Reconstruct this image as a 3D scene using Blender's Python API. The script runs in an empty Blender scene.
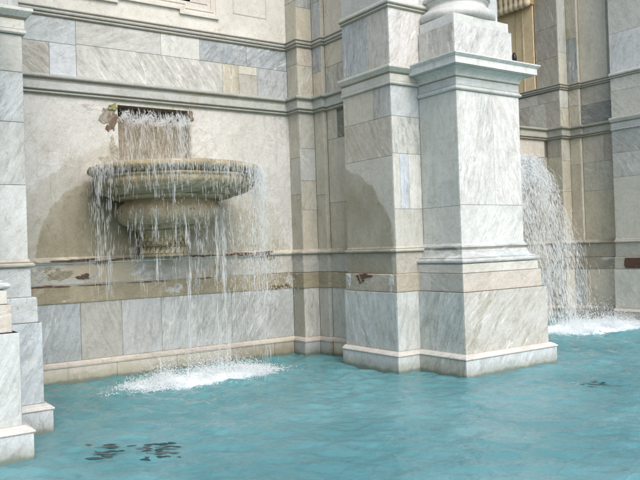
import bpy, bmesh, math, random
import numpy as np
from mathutils import Vector, Matrix, noise as mnoise
R = math.radians
SC = bpy.context.scene
COL = SC.collection

# ------------------------------------------------------------------ camera
YAW, PITCH, ROLL = 0.6065, 0.0108, -0.0334
fw = Vector((math.sin(YAW)*math.cos(PITCH), math.cos(YAW)*math.cos(PITCH), math.sin(PITCH)))
rt = Vector((math.cos(YAW), -math.sin(YAW), 0)); up = rt.cross(fw)
ex = rt*math.cos(ROLL) + up*math.sin(ROLL); ey = -rt*math.sin(ROLL) + up*math.cos(ROLL)
cam = bpy.data.objects.new('camera', bpy.data.cameras.new('camera')); COL.objects.link(cam)
cam.data.sensor_width = 36; cam.data.lens = 724.6/640*36
cam.data.clip_start = 0.05; cam.data.clip_end = 500
M3 = Matrix((ex, ey, -fw)).transposed()
cam.matrix_world = Matrix.Translation((0, 0, 1.8)) @ M3.to_4x4()
SC.camera = cam

# ------------------------------------------------------------------ light
SUN_EL, SUN_AZ = R(46), R(190)          # azimuth measured from +Y towards +X
sd = Vector((math.sin(SUN_AZ)*math.cos(SUN_EL), math.cos(SUN_AZ)*math.cos(SUN_EL), math.sin(SUN_EL)))
W = bpy.data.worlds.new('World'); SC.world = W; W.use_nodes = True
nt = W.node_tree; bg = nt.nodes['Background']
sky = nt.nodes.new('ShaderNodeTexSky'); sky.sky_type = 'NISHITA'; sky.sun_disc = False
sky.sun_elevation = SUN_EL; sky.sun_rotation = SUN_AZ; sky.air_density = 1.2; sky.dust_density = 2.5; sky.ozone_density = 1.0
nt.links.new(sky.outputs[0], bg.inputs[0]); bg.inputs[1].default_value = 0.15
sl = bpy.data.lights.new('sun', 'SUN'); sl.energy = 0.85; sl.angle = R(32); sl.color = (1, .985, .965)
so = bpy.data.objects.new('sun', sl); COL.objects.link(so)
so.rotation_euler = sd.to_track_quat('Z', 'Y').to_euler(); so.location = (4, -6, 14)
vs = SC.view_settings; vs.view_transform = 'Standard'; vs.look = 'None'; vs.gamma = 1; vs.use_curve_mapping = False
vs.exposure = 1.05
SC.render.engine = 'CYCLES'; SC.cycles.max_bounces = 8; SC.cycles.transparent_max_bounces = 24
SC.cycles.use_denoising = True

# ------------------------------------------------------------------ helpers
def tag(o, label=None, cat=None, group=None, kind=None):
    for k, v in (('label', label), ('category', cat), ('group', group), ('kind', kind)):
        if v: o[k] = v
    return o
def empty(name, loc, label, cat, group=None):
    o = bpy.data.objects.new(name, None); COL.objects.link(o); o.location = loc; o.empty_display_size = .3
    return tag(o, label, cat, group)

class MB:
    """vertices, faces and two face colours: tint (rgb + seed) and vein (strength, angle, darkness)"""
    def __init__(s): s.v = []; s.f = []; s.t = []; s.n = []; s.sm = []
    def face(s, idx, tint, vein=(.5, .3, .5), smooth=False):
        s.f.append(tuple(idx)); s.t.append(tint); s.n.append(vein); s.sm.append(smooth)
    def build(s, name, mat, parent=None, label=None):
        me = bpy.data.meshes.new(name); me.from_pydata(s.v, [], s.f)
        a = me.color_attributes.new('tint', 'FLOAT_COLOR', 'CORNER'); b = me.color_attributes.new('vein', 'FLOAT_COLOR', 'CORNER')
        ta = []; va = []
        for p, t, n in zip(me.polygons, s.t, s.n):
            for _ in range(p.loop_total):
                ta += [t[0], t[1], t[2], t[3] if len(t) > 3 else .5]; va += [n[0], n[1], n[2], 1]
        a.data.foreach_set('color', ta); b.data.foreach_set('color', va)
        me.polygons.foreach_set('use_smooth', s.sm)
        bm = bmesh.new(); bm.from_mesh(me); bmesh.ops.recalc_face_normals(bm, faces=bm.faces); bm.to_mesh(me); bm.free()
        o = bpy.data.objects.new(name, me); COL.objects.link(o); me.materials.append(mat)
        if parent:
            o.parent = parent
            if parent.type == 'EMPTY' and parent.parent is None:
                o.location = -parent.location
        if label: o['label'] = label
        return o

rng = random.Random(7)
WH = (.72, .71, .68); WB = (.585, .605, .615); GY = (.44, .46, .46); GB = (.42, .455, .485); BE = (.56, .52, .44)
PK = (.60, .54, .47); TN = (.40, .36, .29); DG = (.20, .21, .17); LB = (.62, .59, .53); DK = (.07, .06, .05); OC = (.34, .29, .20)
def jit(c, k=.05, seed=None):
    d = 1 + rng.uniform(-k, k)
    return (c[0]*d*(1+rng.uniform(-.015, .015)), c[1]*d, c[2]*d*(1+rng.uniform(-.02, .02)), rng.random())

def slab(mb, P, u, n, a0, a1, z0, z1, tint, vein, off=0., th=.014, c=.004):
    """chamfered facing slab on a vertical plane: P + u*a, outward n"""
    if .30 < tint[1]:
        m_ = (.555, .550, .525); w_ = .12
        tint = tuple(c_*(1-w_)+q_*w_ for c_, q_ in zip(tint[:3], m_))+(tint[3] if len(tint) > 3 else .5,)
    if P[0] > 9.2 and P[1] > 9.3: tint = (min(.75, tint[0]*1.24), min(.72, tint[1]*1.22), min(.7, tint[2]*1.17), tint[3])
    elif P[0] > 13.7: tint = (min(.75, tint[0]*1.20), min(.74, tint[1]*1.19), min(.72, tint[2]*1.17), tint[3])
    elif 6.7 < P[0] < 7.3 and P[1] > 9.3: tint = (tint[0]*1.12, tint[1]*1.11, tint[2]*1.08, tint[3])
    g = .0016; a0 += g; a1 -= g; z0 += g; z1 -= g
    if a1-a0 < .012 or z1-z0 < .012: return
    b = len(mb.v)
    for d, cc in ((off-th, 0), (off-c, 0), (off, c)):
        for a, z in ((a0+cc, z0+cc), (a1-cc, z0+cc), (a1-cc, z1-cc), (a0+cc, z1-cc)):
            mb.v.append((P[0]+u[0]*a+n[0]*d, P[1]+u[1]*a+n[1]*d, z))
    for k in (0, 4):
        for i in range(4):
            j = (i+1) % 4; mb.face((b+k+i, b+k+j, b+k+4+j, b+k+4+i), tint, vein)
    mb.face((b+8, b+9, b+10, b+11), tint, vein)

def seg_dirs(path):
    D = []
    for i in range(len(path)-1):
        d = Vector(path[i+1])-Vector(path[i]); L = d.length; d /= L
        D.append((d, Vector((d.y, -d.x)), L))
    return D
def off_path(path, o):
    D = seg_dirs(path); out = []
    for i, p in enumerate(path):
        p = Vector(p)
        if i == 0: m = D[0][1]
        elif i == len(path)-1: m = D[-1][1]
        else:
            a, b = D[i-1][1], D[i][1]; m = (a+b)/(1+a.dot(b))
        out.append(p+m*o)
    return out
def sweep(mb, path, prof, tint, vein=(.35, .02, .4), seams=None, smooth=False, jk=.06, wob=0., dark_bands=()):
    """moulding with mitred corners; prof = (out, z) from bottom to top. Long runs are split in stones."""
    # subdivide the path in stones
    pts = []
    for i in range(len(path)-1):
        a, b = Vector(path[i]), Vector(path[i+1]); L = (b-a).length
        k = max(1, int(round(L/ (seams or .9))))
        for q in range(k): pts.append((a.lerp(b, q/k), q == 0, i))
    pts.append((Vector(path[-1]), True, len(path)-2))
    D = seg_dirs(path); rows = []
    for (p, corner, i) in pts:
        if not corner: m = D[i][1]
        else:
            if p == Vector(path[0]): m = D[0][1]
            elif p == Vector(path[-1]): m = D[-1][1]
            else: a, b = D[i-1][1], D[i][1]; m = (a+b)/(1+a.dot(b))
        w = 0 if corner else rng.uniform(-wob, wob)
        row = []
        for (o, z) in prof:
            q = p+m*o; row.append(len(mb.v)); mb.v.append((q.x, q.y, z+w))
        rows.append(row)
    for i in range(len(rows)-1):
        t = jit(tint, jk); 
        for k in range(len(prof)-1):
            tt = t if k not in dark_bands else (t[0]*.40*(1+.3*rng.random()), t[1]*.38*(1+.3*rng.random()), t[2]*.34, t[3])  # listed profile bands get a much darker tint
            mb.face((rows[i][k], rows[i+1][k], rows[i+1][k+1], rows[i][k+1]), tt, vein, smooth)
    for r_ in (rows[0], rows[-1]):
        if len(prof) > 2: mb.face(r_, jit(tint), vein)

def clad(mb, path, z0, z1, layouts, default, off=0., back=True):
    """face every segment of a path with slabs. layouts[i] = list of (a0,a1,z0,z1,tint,vein) or None"""
    op = off_path(path, off); D = seg_dirs(path)
    for i, (d, n, L) in enumerate(D):
        A, B = op[i], op[i+1]; u = (B-A); LL = u.length; u = u/LL
        t0 = t1 = 0
        if abs(n.x) > .5:
            if i > 0 and (D[i-1][0].x*d.y-D[i-1][0].y*d.x) > 0: t0 = .016   # convex corner (turn left)
            if i < len(D)-1 and (d.x*D[i+1][0].y-d.y*D[i+1][0].x) > 0: t1 = .016
        lay = layouts.get(i) if layouts else None
        if lay is None: lay = default(LL, z0, z1)
        for (a0, a1, s0, s1, t, v) in lay:
            a0 = t0 if a0 <= 0.001 else a0; a1 = LL-t1 if a1 >= LL-.03 else a1
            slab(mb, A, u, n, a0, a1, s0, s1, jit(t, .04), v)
    if back: sweep(mb, path, [(off-.012, z0), (off-.012, z1)], (.15, .13, .10), (0, 0, 0), seams=50)
def auto(pal, hs=(.5, .8), ws=(.6, 1.3), vs_=.5):
    def f(L, z0, z1):
        out = []; z = z0
        while z < z1-.01:
            h = rng.uniform(*hs); ze = z1 if z+h > z1-.25 else z+h
            a = 0
            while a < L-.001:
                w = rng.uniform(*ws); ae = L if a+w > L-.25 else a+w
                out.append((a, ae, z, ze, rng.choice(pal), (rng.uniform(.3, 1)*vs_, rng.random(), rng.uniform(.3, .8)))); a = ae
            z = ze
        return out
    return f
def one(t, v=(.4, .3, .5)): return lambda L, z0, z1: [(0, L, z0, z1, t, v)]

def box(mb, x0, x1, y0, y1, z0, z1, tint, vein=(.4, .3, .5)):
    b = len(mb.v)
    for z in (z0, z1):
        for x, y in ((x0, y0), (x1, y0), (x1, y1), (x0, y1)): mb.v.append((x, y, z))
    for f in ((0, 3, 2, 1), (4, 5, 6, 7), (0, 1, 5, 4), (1, 2, 6, 5), (2, 3, 7, 6), (3, 0, 4, 7)):
        mb.face([b+i for i in f], tint, vein)

def lathe(mb, prof, tint, seg=72, vein=(.3, .1, .4), mod=None, smooth=True):
    """prof = (r, z, cx, cy)"""
    b = len(mb.v)
    for k, (r, z, cx, cy) in enumerate(prof):
        for i in range(seg):
            a = 2*math.pi*i/seg; rr = r+(mod(k, a, z) if mod else 0)
            mb.v.append((cx+rr*math.cos(a), cy+rr*math.sin(a), z))
    t = tint if len(tint) == 4 else jit(tint)
    for k in range(len(prof)-1):
        for i in range(seg):
            j = (i+1) % seg; mb.face((b+k*seg+i, b+k*seg+j, b+(k+1)*seg+j, b+(k+1)*seg+i), t, vein, smooth)
    mb.face([b+i for i in range(seg)], t, vein); mb.face([b+(len(prof)-1)*seg+i for i in range(seg)], t, vein)

def blob(mb, P, u, n, a, z, w, h, tint, seed=0, th=.012, pts=22, out=.004, rough=.35):
    """irregular thin lump lying on a vertical plane (broken plaster, exposed brick)"""
    r_ = random.Random(seed); b = len(mb.v)
    ph = [r_.uniform(0, 6.28) for _ in range(5)]
    ring = []
    for i in range(pts):
        t = 2*math.pi*i/pts
        k = 1+rough*(.5*math.sin(2*t+ph[0])+.4*math.sin(3*t+ph[1])+.35*math.sin(5*t+ph[2])+.3*math.sin(7*t+ph[3]))
        ring.append((a+w*k*math.cos(t), z+h*k*math.sin(t)))
    for sc_, o in ((1, -th), (1, out*.4), (.9, out)):
        for (x, y) in ring:
            x = a+(x-a)*sc_; y = z+(y-z)*sc_; oo = o+(r_.uniform(-.3, .3)*out if sc_ < 1 else 0)
            mb.v.append((P[0]+u[0]*x+n[0]*oo, P[1]+u[1]*x+n[1]*oo, y))
    c = len(mb.v); mb.v.append((P[0]+u[0]*a+n[0]*out, P[1]+u[1]*a+n[1]*out, z))
    for k in range(2):
        for i in range(pts):
            j = (i+1) % pts; mb.face((b+k*pts+i, b+k*pts+j, b+(k+1)*pts+j, b+(k+1)*pts+i), tint, (.8, r_.random(), .8))
    for i in range(pts): mb.face((b+2*pts+i, b+2*pts+(i+1) % pts, c), tint, (.8, .2, .8))

# ------------------------------------------------------------------ materials
class NT:
    def __init__(s, name):
        s.m = bpy.data.materials.new(name); s.m.use_nodes = True; s.t = s.m.node_tree; s.b = s.t.nodes['Principled BSDF']
    def n(s, typ, **k):
        x = s.t.nodes.new(typ)
        for a, b in k.items(): setattr(x, a, b)
        return x
    def put(s, sock, v):
        if isinstance(v, bpy.types.NodeSocket): s.t.links.new(v, sock)
        elif v is not None: sock.default_value = v
    def math(s, op, a, b=None, c=None, clamp=False):
        x = s.n('ShaderNodeMath', operation=op, use_clamp=clamp)
        for i, v in enumerate((a, b, c)): s.put(x.inputs[i], v)
        return x.outputs[0]
    def mix(s, f, a, b, mode='MIX'):
        x = s.n('ShaderNodeMix', data_type='RGBA', blend_type=mode)
        s.put(x.inputs[0], f)
        for i, v in ((6, a), (7, b)):
            if isinstance(v, tuple): v = (*v[:3], 1)
            s.put(x.inputs[i], v)
        return x.outputs[2]
    def noise(s, vec, scale, detail=4, rough=.55, dist=0, out=0):
        x = s.n('ShaderNodeTexNoise'); s.put(x.inputs['Vector'], vec)
        x.inputs['Scale'].default_value = scale; x.inputs['Detail'].default_value = detail
        x.inputs['Roughness'].default_value = rough; x.inputs['Distortion'].default_value = dist
        return x.outputs[out]
    def ramp(s, v, lo, hi, a=0., b=1.):
        x = s.n('ShaderNodeMapRange', interpolation_type='SMOOTHSTEP'); s.put(x.inputs[0], v)
        for i, q in ((1, lo), (2, hi), (3, a), (4, b)): s.put(x.inputs[i], q)
        return x.outputs[0]
    def xyz(s, vec):
        x = s.n('ShaderNodeSeparateXYZ'); s.put(x.inputs[0], vec); return x.outputs
    def comb(s, a, b, c):
        x = s.n('ShaderNodeCombineXYZ')
        for i, v in enumerate((a, b, c)): s.put(x.inputs[i], v)
        return x.outputs[0]
    def bump(s, h, strength, dist):
        x = s.n('ShaderNodeBump'); s.put(x.inputs['Height'], h); x.inputs['Strength'].default_value = strength; x.inputs['Distance'].default_value = dist
        s.t.links.new(x.outputs[0], s.b.inputs['Normal'])

def stone(name, rough=.5, grime=1., bumpk=.3, stains_and_tones=(), patch=None, coarse=0., cool=(.965, .985, 1.0)):
    """veined marble / plaster driven by the per-stone colours; stains = list of darker-toned ellipses (kind, c0, c1, r0, r1, strength)"""
    q = NT(name); P = q.n('ShaderNodeNewGeometry').outputs['Position']; X, Y, Z = q.xyz(P)
    at = q.n('ShaderNodeAttribute', attribute_name='tint'); av = q.n('ShaderNodeAttribute', attribute_name='vein')
    seed = at.outputs['Alpha']; vs3 = q.xyz(av.outputs['Vector'])
    S = q.math('ADD', X, q.math('MULTIPLY', Y, 1.07))
    ang = q.math('MULTIPLY', vs3[1], math.pi)
    ca, sa = q.math('COSINE', ang), q.math('SINE', ang)
    p = q.math('ADD', q.math('MULTIPLY', S, ca), q.math('MULTIPLY', Z, sa))
    r = q.math('SUBTRACT', q.math('MULTIPLY', Z, ca), q.math('MULTIPLY', S, sa))
    sd_ = q.math('MULTIPLY', seed, 57.)
    vec = q.comb(p, q.math('MULTIPLY', r, 4.5), sd_)
    iso = q.comb(S, Z, sd_)
    cloud = q.noise(vec, 1.6, 6, .62, 1.6)
    fine = q.noise(vec, 5.5, 5, .6, 1.2)
    ridge = q.math('ABSOLUTE', q.math('SUBTRACT', q.noise(vec, 2.3, 5, .55, 2.2), .5))
    line = q.ramp(ridge, 0., .022, 1, 0)
    cl = q.ramp(cloud, .42, .70); fi = q.ramp(fine, .45, .72)
    amt = q.math('ADD', q.math('MULTIPLY', cl, .55), q.math('ADD', q.math('MULTIPLY', fi, .30), q.math('MULTIPLY', line, .42)))
    amt = q.math('MULTIPLY', amt, vs3[0], clamp=True)
    base = q.mix(1., at.outputs['Color'], cool, 'MULTIPLY')
    dark = q.mix(1., base, (.34, .39, .42), 'MULTIPLY'); dark = q.mix(vs3[2], q.mix(1., base, (.66, .58, .44), 'MULTIPLY'), dark)
    col = q.mix(amt, base, dark)
    # lighter mottling and worn pale patches
    mott = q.noise(iso, 2.2, 6, .65, .6)
    col = q.mix(q.ramp(mott, .35, .75, 0, .30), col, q.mix(1., col, (.74, .70, .62), 'MULTIPLY'))
    speck = q.noise(P, 11., 6, .75, .5)
    col = q.mix(q.ramp(speck, .40, .70, 0, .42), col, q.mix(1., col, (.66, .65, .62), 'MULTIPLY'))
    grain = q.noise(q.comb(q.math('MULTIPLY', p, 1.), q.math('MULTIPLY', r, 1.8), sd_), 34., 5, .75, .4)
    col = q.mix(q.ramp(grain, .38, .66, .22, 0), col, q.mix(1., col, (.50, .50, .48), 'MULTIPLY'))
    soft = q.noise(q.comb(S, q.math('MULTIPLY', Z, .8), 11.), .9, 5, .6, .5)
    col = q.mix(q.ramp(soft, .40, .68, 0, .34), col, q.mix(1., col, (.72, .72, .69), 'MULTIPLY'))
    crk = q.math('ABSOLUTE', q.math('SUBTRACT', q.noise(iso, 1.3, 7, .62, .7), .5))
    crk = q.math('MULTIPLY', q.ramp(crk, .0, .005, 1, 0), q.ramp(q.noise(P, 1.6, 2), .45, .6, 0, .55))
    col = q.mix(crk, col, (.14, .12, .09))
    wear = q.math('MULTIPLY', q.ramp(q.noise(vec, 3.2, 6, .62, .9), .57, .61, 0, .75), q.ramp(q.noise(P, 1.1, 2), .42, .58))
    wear = q.math('MULTIPLY', wear, q.ramp(vs3[0], .30, 1.0, .05, .62))
    col = q.mix(wear, col, (.74, .735, .71))
    # yellow-brown grime: runs down the stone
    runs = q.noise(q.comb(q.math('MULTIPLY', S, 9.), q.math('MULTIPLY', Z, .9), 3.), 1., 5, .6, .3)
    g = q.math('MULTIPLY', q.ramp(runs, .50, .74), q.ramp(q.noise(P, .8, 3), .38, .62))
    col = q.mix(q.math('MULTIPLY', g, .40*grime), col, (.25, .22, .15))
    spots = q.ramp(q.noise(P, 26., 4, .7), .64, .74, 0, .55*grime)
    col = q.mix(spots, col, (.20, .18, .14))
    if patch:      # two coats of plaster: where the upper one has gone
        pn = q.noise(q.comb(q.math('MULTIPLY', S, .55), Z, 8.), patch[1], 6, .6, .5)
        col = q.mix(q.ramp(pn, patch[2]-.012, patch[2]+.012, 0, patch[3] if len(patch) > 3 else .85), col, patch[0])
    for (kind, c0, c1, r0, r1, st, colr) in stains_and_tones:
        U = X if kind == 'x' else Y
        a = q.math('DIVIDE', q.math('SUBTRACT', U, c0), r0); b = q.math('DIVIDE', q.math('SUBTRACT', Z, c1), r1)
        d = q.math('SQRT', q.math('ADD', q.math('MULTIPLY', a, a), q.math('MULTIPLY', b, b)))
        d = q.math('ADD', d, q.math('MULTIPLY', q.math('SUBTRACT', q.noise(P, 2.6, 7, .68), .5), .22))
        mk = q.ramp(d, .975, 1.01, st, 0)
        fr = q.ramp(q.noise(P, 1.7, 4), .25, .7, .65, 1.)
        col = q.mix(q.math('MULTIPLY', mk, fr), col, q.mix(1., col, colr, 'MULTIPLY'))
    # algae and lime at the waterline
    wl = q.math('ADD', Z, q.math('MULTIPLY', q.math('SUBTRACT', q.noise(P, 6., 4), .5), .10))
    col = q.mix(q.ramp(wl, .06, .19, .62, 0), col, q.mix(1., col, (.60, .58, .48), 'MULTIPLY'))
    col = q.mix(q.ramp(wl, .015, .075, .80, 0), col, (.10, .13, .10))
    q.put(q.b.inputs['Base Color'], col)
    q.put(q.b.inputs['Roughness'], q.ramp(q.noise(P, 5., 3), .3, .7, rough-.1, rough+.14)); q.b.inputs['Specular IOR Level'].default_value = .4
    h = q.math('ADD', q.noise(P, 14., 6, .65), q.math('MULTIPLY', q.noise(P, 70., 3, .6), .35))
    if coarse: h = q.math('ADD', h, q.math('MULTIPLY', q.noise(P, 5., 5, .6), coarse))
    q.bump(h, bumpk, .02)
    return q.m

M_MARBLE = stone('marble', .45, .9, .22)
M_NICHE = stone('niche_marble', .5, 1.2, .28)
M_PIER = stone('pier_marble', .45, .7, .22, stains_and_tones=[])
M_PIERL = stone('pier_marble_dark_curve', .45, .8, .22, stains_and_tones=[('y', 9.32, 1.55, 1.42, 1.5, 1.0, (.60, .57, .49))])  # ellipse over depth and height where the marble is multiplied darker
M_PLASTER = stone('lime_plaster', .75, 1.3, .5, stains_and_tones=[('x', 4.3, 1.35, 2.45, 2.15, .9, (.80, .775, .70)), ('x', 3.5, 1.7, 1.0, 1.25, .85, (.60, .55, .41)), ('x', 5.0, 1.5, 1.6, 1.15, .5, (.76, .73, .60))], coarse=1.5)
M_UPPER = stone('upper_plaster', .8, .25, .2, coarse=.5)
M_BAND = stone('worn_plaster_band', .8, 1.2, .6, patch=((.55, .54, .50), 1.9, .60), coarse=1.5)
M_STRIP = stone('patchy_plaster_band', .8, 1.2, .6, patch=((.36, .32, .24), 1.6, .55), coarse=1.5)
M_OLD = stone('mossy_travertine', .6, 1.8, .8, patch=((.20, .175, .10), 4.5, .57, .8), coarse=1.8, cool=(1.0, .92, .78))
M_RAW = stone('raw_masonry', .9, 1.2, 1.0, coarse=3.)
M_YEL = stone('ochre_stucco', .75, .5, .2, cool=(1, 1, 1))
M_GRAN = stone('red_granite', .35, .6, .1)

# ------------------------------------------------------------------ ground
def flat(name, x0, x1, y0, y1, z, mat, kind):
    mb = MB(); b = 0
    mb.v = [(x0, y0, z), (x1, y0, z), (x1, y1, z), (x0, y1, z)]; mb.face((0, 1, 2, 3), (.3, .28, .25, .5), (.4, .2, .4))
    o = mb.build(name, mat); tag(o, kind=kind); return o
flat('ground', -250, 250, -250, 250, -.45, M_MARBLE, 'structure')

# ------------------------------------------------------------------ wall levels
ZP, ZR, ZD, ZB, ZS, ZC0, ZC1, ZF, ZU = .235, .30, 1.13, 1.39, 1.70, 4.11, 4.375, 5.23, 5.36
TOP = 12.5
def niche_wall(name, label, path, upath, lay, seedtint, matp, upper_y=None):
    root = empty(name, (path[0][0], path[0][1], 0), label, 'wall')
    L = lay
    mb = MB(); clad(mb, path, -.4, ZP-.01, None, auto([TN, GY, BE], (2, 3), (.8, 1.4), .5), off=.075)
    mb.build('plinth', M_NICHE, root)
    mb = MB(); sweep(mb, path, [(-.02, ZP-.012), (.088, ZP-.012), (.092, ZP+.012), (.080, ZP+.022), (.080, ZP+.034), (.062, ZR-.012), (.055, ZR), (-.02, ZR)], PK, seams=1.1)
    mb.build('base_moulding', M_NICHE, root)
    mb = MB(); clad(mb, path, ZR, ZD, L.get('dado'), auto([GB, GY, BE], (2, 3), (.7, 1.2), .8), off=.04)
    mb.build('dado', M_NICHE, root)
    mb = MB(); sweep(mb, path, [(-.02, ZD-.002), (.052, ZD-.002), (.056, ZD+.01), (.054, ZB-.015), (.046, ZB-.004), (-.02, ZB-.004)], seedtint[0], (.5, .1, .2), seams=.35, wob=.003, jk=.12)
    mb.build('base_band', M_BAND, root)
    mb = MB(); sweep(mb, path, [(-.02, ZB+.004), (.030, ZB+.004), (.034, ZB+.012), (.030, ZS-.006), (-.02, ZS-.006)], seedtint[1], (.5, .1, .2), seams=.4, wob=.002, jk=.10)
    mb.build('upper_band', M_STRIP, root)
    mb = MB(); sweep(mb, path, [(-.02, ZS), (.055, ZS), (.075, ZS+.012), (.080, ZS+.032), (.062, ZS+.05), (.03, ZS+.062), (.012, ZS+.085), (-.02, ZS+.085)], BE, (.5, .1, .3), seams=.3, wob=.004, jk=.12)
    mb.build('string_course', M_STRIP, root)
    # cornice over the lower storey
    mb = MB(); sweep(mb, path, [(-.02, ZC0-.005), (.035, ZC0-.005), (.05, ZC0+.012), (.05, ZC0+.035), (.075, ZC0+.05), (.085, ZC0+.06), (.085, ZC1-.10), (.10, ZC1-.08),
                                (.125, ZC1-.05), (.135, ZC1-.035), (.135, ZC1-.008), (.12, ZC1), (-.02, ZC1)], seedtint[2], (.45, .02, .55), seams=1.0, wob=.002, jk=.09, dark_bands=(1, 3, 7))
    mb.build('cornice', M_NICHE, root)
    mb = MB(); clad(mb, upath, ZC1, ZF, L.get('frieze'), auto([GY, BE, GB, TN], (.3, .5), (.5, 1.2), .8), off=0)
    mb.build('frieze', M_MARBLE, root)
    mb = MB(); sweep(mb, upath, [(-.02, ZF), (.022, ZF), (.03, ZF+.016), (.03, ZF+.036), (.05, ZF+.05), (.058, ZF+.066), (.058, ZF+.084), (.072, ZU-.022), (.072, ZU-.006), (.06, ZU), (-.02, ZU)], seedtint[3], (.3, .02, .4), seams=1.2, jk=.05, dark_bands=(1, 3, 6))
    mb.build('upper_string_course', M_MARBLE, root)
    return root

# ---- left niche (the one with the basin)
XC, X1, X2 = 6.77, 7.08, 7.15
pathL = [(1.55, 10.6), (XC, 10.6), (XC, 10.26), (X1, 10.26), (X1, 9.98), (X2, 9.98), (X2, 8.95)]
def X(a): return a-1.55
v1 = (.8, .30, .6); v2 = (.5, .72, .5); v3 = (1., .66, .75)
dadoL = {0: [(0, X(3.09), ZR, ZD, GB, (.7, .4, .6)), (X(3.09), X(3.70), ZR, ZD, (.45, .44, .40), (.7, .6, .3)), (X(3.70), X(4.32), ZR, ZD, (.50, .52, .52), (.6, .45, .6)),
             (X(4.32), X(5.53), ZR, ZD, (.55, .57, .57), (.9, .42, .7)), (X(5.53), X(XC)-.04, ZR, ZD, (.47, .49, .48), (.8, .33, .6))],
         1: [(0, 1, ZR, ZD, (.34, .33, .28), (.4, .5, .4))], 2: [(0, 1, ZR, ZD, (.50, .50, .47), (.9, .5, .7))],
         3: [(0, 1, ZR, ZD, (.44, .43, .39), (.6, .5, .5))], 4: [(0, 1, ZR, ZD, (.46, .46, .43), (.3, .5, .5))], 5: [(0, .93, ZR, ZD, (.46, .47, .45), (.7, .45, .6))]}
for i in (1, 2, 3, 4): dadoL[i] = [(0, (.34, .31, .28, .07)[i-1], *dadoL[i][0][2:])]
friL = {0: [(0, X(3.15), 4.86, ZF, (.50, .54, .57), (.6, .2, .6)), (X(3.15), X(4.46), 4.88, ZF, (.53, .53, .51), (.7, .1, .5)), (X(4.46), X(5.12), 4.88, ZF, (.62, .62, .60), (.3, .3, .5)),
            (X(5.12), X(5.98), 4.88, ZF, GB, (1., .3, .9)), (X(5.98), X(XC), 4.88, ZF, (.44, .48, .52), (.9, .2, .8)),
            (0, X(2.77), ZC1, 4.86, (.47, .46, .42), (1., .8, .5)), (X(2.77), X(3.15), ZC1, 4.86, (.60, .63, .66), (.4, .1, .9)), (X(3.15), X(5.52), ZC1, 4.88, (.60, .59, .56), (1., .70, .6)),
            (X(5.52), X(5.82), ZC1, 4.88, (.54, .49, .40), (.8, .5, .2)), (X(5.82), X(6.17), 4.74, 4.88, (.64, .61, .54), (.3, .5, .2)), (X(5.82), X(6.17), ZC1, 4.74, (.50, .49, .43), (.8, .6, .3)),
            (X(6.17), X(XC), ZC1, 4.88, (.47, .50, .53), (.8, .4, .7))],
        1: [(0, .34, ZC1, 4.95, (.47, .45, .38), (.6, .6, .4)), (0, .34, 4.95, ZF, (.45, .44, .39), (.6, .6, .4))],
        2: [(0, .31, ZC1, 4.92, (.58, .55, .48), (.9, .4, .5)), (0, .31, 4.92, ZF, PK, (.7, .6, .4))],
        3: [(0, .28, ZC1, 4.80, (.58, .52, .42), (.4, .5, .2)), (0, .28, 4.80, ZF, (.44, .47, .50), (.8, .5, .8))],
        4: [(0, .07, ZC1, ZF, (.56, .53, .46), (.3, .5, .5))],
        5: [(0, .5, ZC1, 4.85, (.50, .48, .43), (1., .45, 1.)), (.5, 1.03, ZC1, 4.85, (.40, .41, .40), (1., .52, 1.)), (0, 1.03, 4.85, ZF, (.57, .53, .45), (.5, .7, .5))]}
niche = niche_wall('niche_wall', 'pale plastered recess wall with grey marble dado behind the stone basin', pathL, pathL, {'dado': dadoL, 'frieze': friL},
                   ((.35, .31, .22), (.50, .49, .45), (.50, .51, .48), (.52, .52, .49)), M_PLASTER)
# plaster field with the water opening cut in it
OX0, OX1, OZ0, OZ1 = 3.74, 4.88, 2.95, 4.045
mb = MB(); z0, z1 = ZS+.06, ZC0+.02; yp = 10.6
def quad(mb, x0, x1, za, zb, y, t, v=(.35, .3, .3), nx=8, nz=8):
    b = len(mb.v)
    for j in range(nz+1):
        for i in range(nx+1):
            mb.v.append((x0+(x1-x0)*i/nx, y, za+(zb-za)*j/nz))
    for j in range(nz):
        for i in range(nx):
            k = b+j*(nx+1)+i; mb.face((k, k+1, k+nx+2, k+nx+1), t, v)
tp = (.63, .62, .59, .31)
quad(mb, 1.5, OX0, z0, z1, yp, tp); quad(mb, OX1, XC+.01, z0, z1, yp, tp); quad(mb, OX0, OX1, z0, OZ0, yp, tp); quad(mb, OX0, OX1, OZ1, z1, yp, tp)
mb.build('plaster_field', M_PLASTER, niche)
mb = MB()      # the recess the water comes from
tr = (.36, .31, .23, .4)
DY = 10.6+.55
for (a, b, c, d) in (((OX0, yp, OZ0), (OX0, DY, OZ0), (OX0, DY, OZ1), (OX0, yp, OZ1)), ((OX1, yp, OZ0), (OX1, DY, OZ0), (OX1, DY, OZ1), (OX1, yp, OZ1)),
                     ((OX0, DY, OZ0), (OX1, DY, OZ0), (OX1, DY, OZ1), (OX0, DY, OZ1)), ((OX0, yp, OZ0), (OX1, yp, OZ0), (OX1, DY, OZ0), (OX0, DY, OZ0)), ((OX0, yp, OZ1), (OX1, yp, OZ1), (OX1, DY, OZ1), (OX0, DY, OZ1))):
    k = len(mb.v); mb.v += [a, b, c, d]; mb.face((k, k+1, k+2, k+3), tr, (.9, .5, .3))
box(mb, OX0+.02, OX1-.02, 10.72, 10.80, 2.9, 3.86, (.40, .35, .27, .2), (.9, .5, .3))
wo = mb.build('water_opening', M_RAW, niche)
mb = MB(); U = (1, 0); Nn = (0, -1); P0 = (0, 10.6)
blob(mb, P0, U, Nn, 3.60, 3.86, .115, .16, (.40, .36, .31, .3), 3, out=.006, rough=.35)
blob(mb, P0, U, Nn, 3.655, 3.80, .06, .15, (.22, .16, .12, .6), 8, out=.010, rough=.45)
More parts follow.
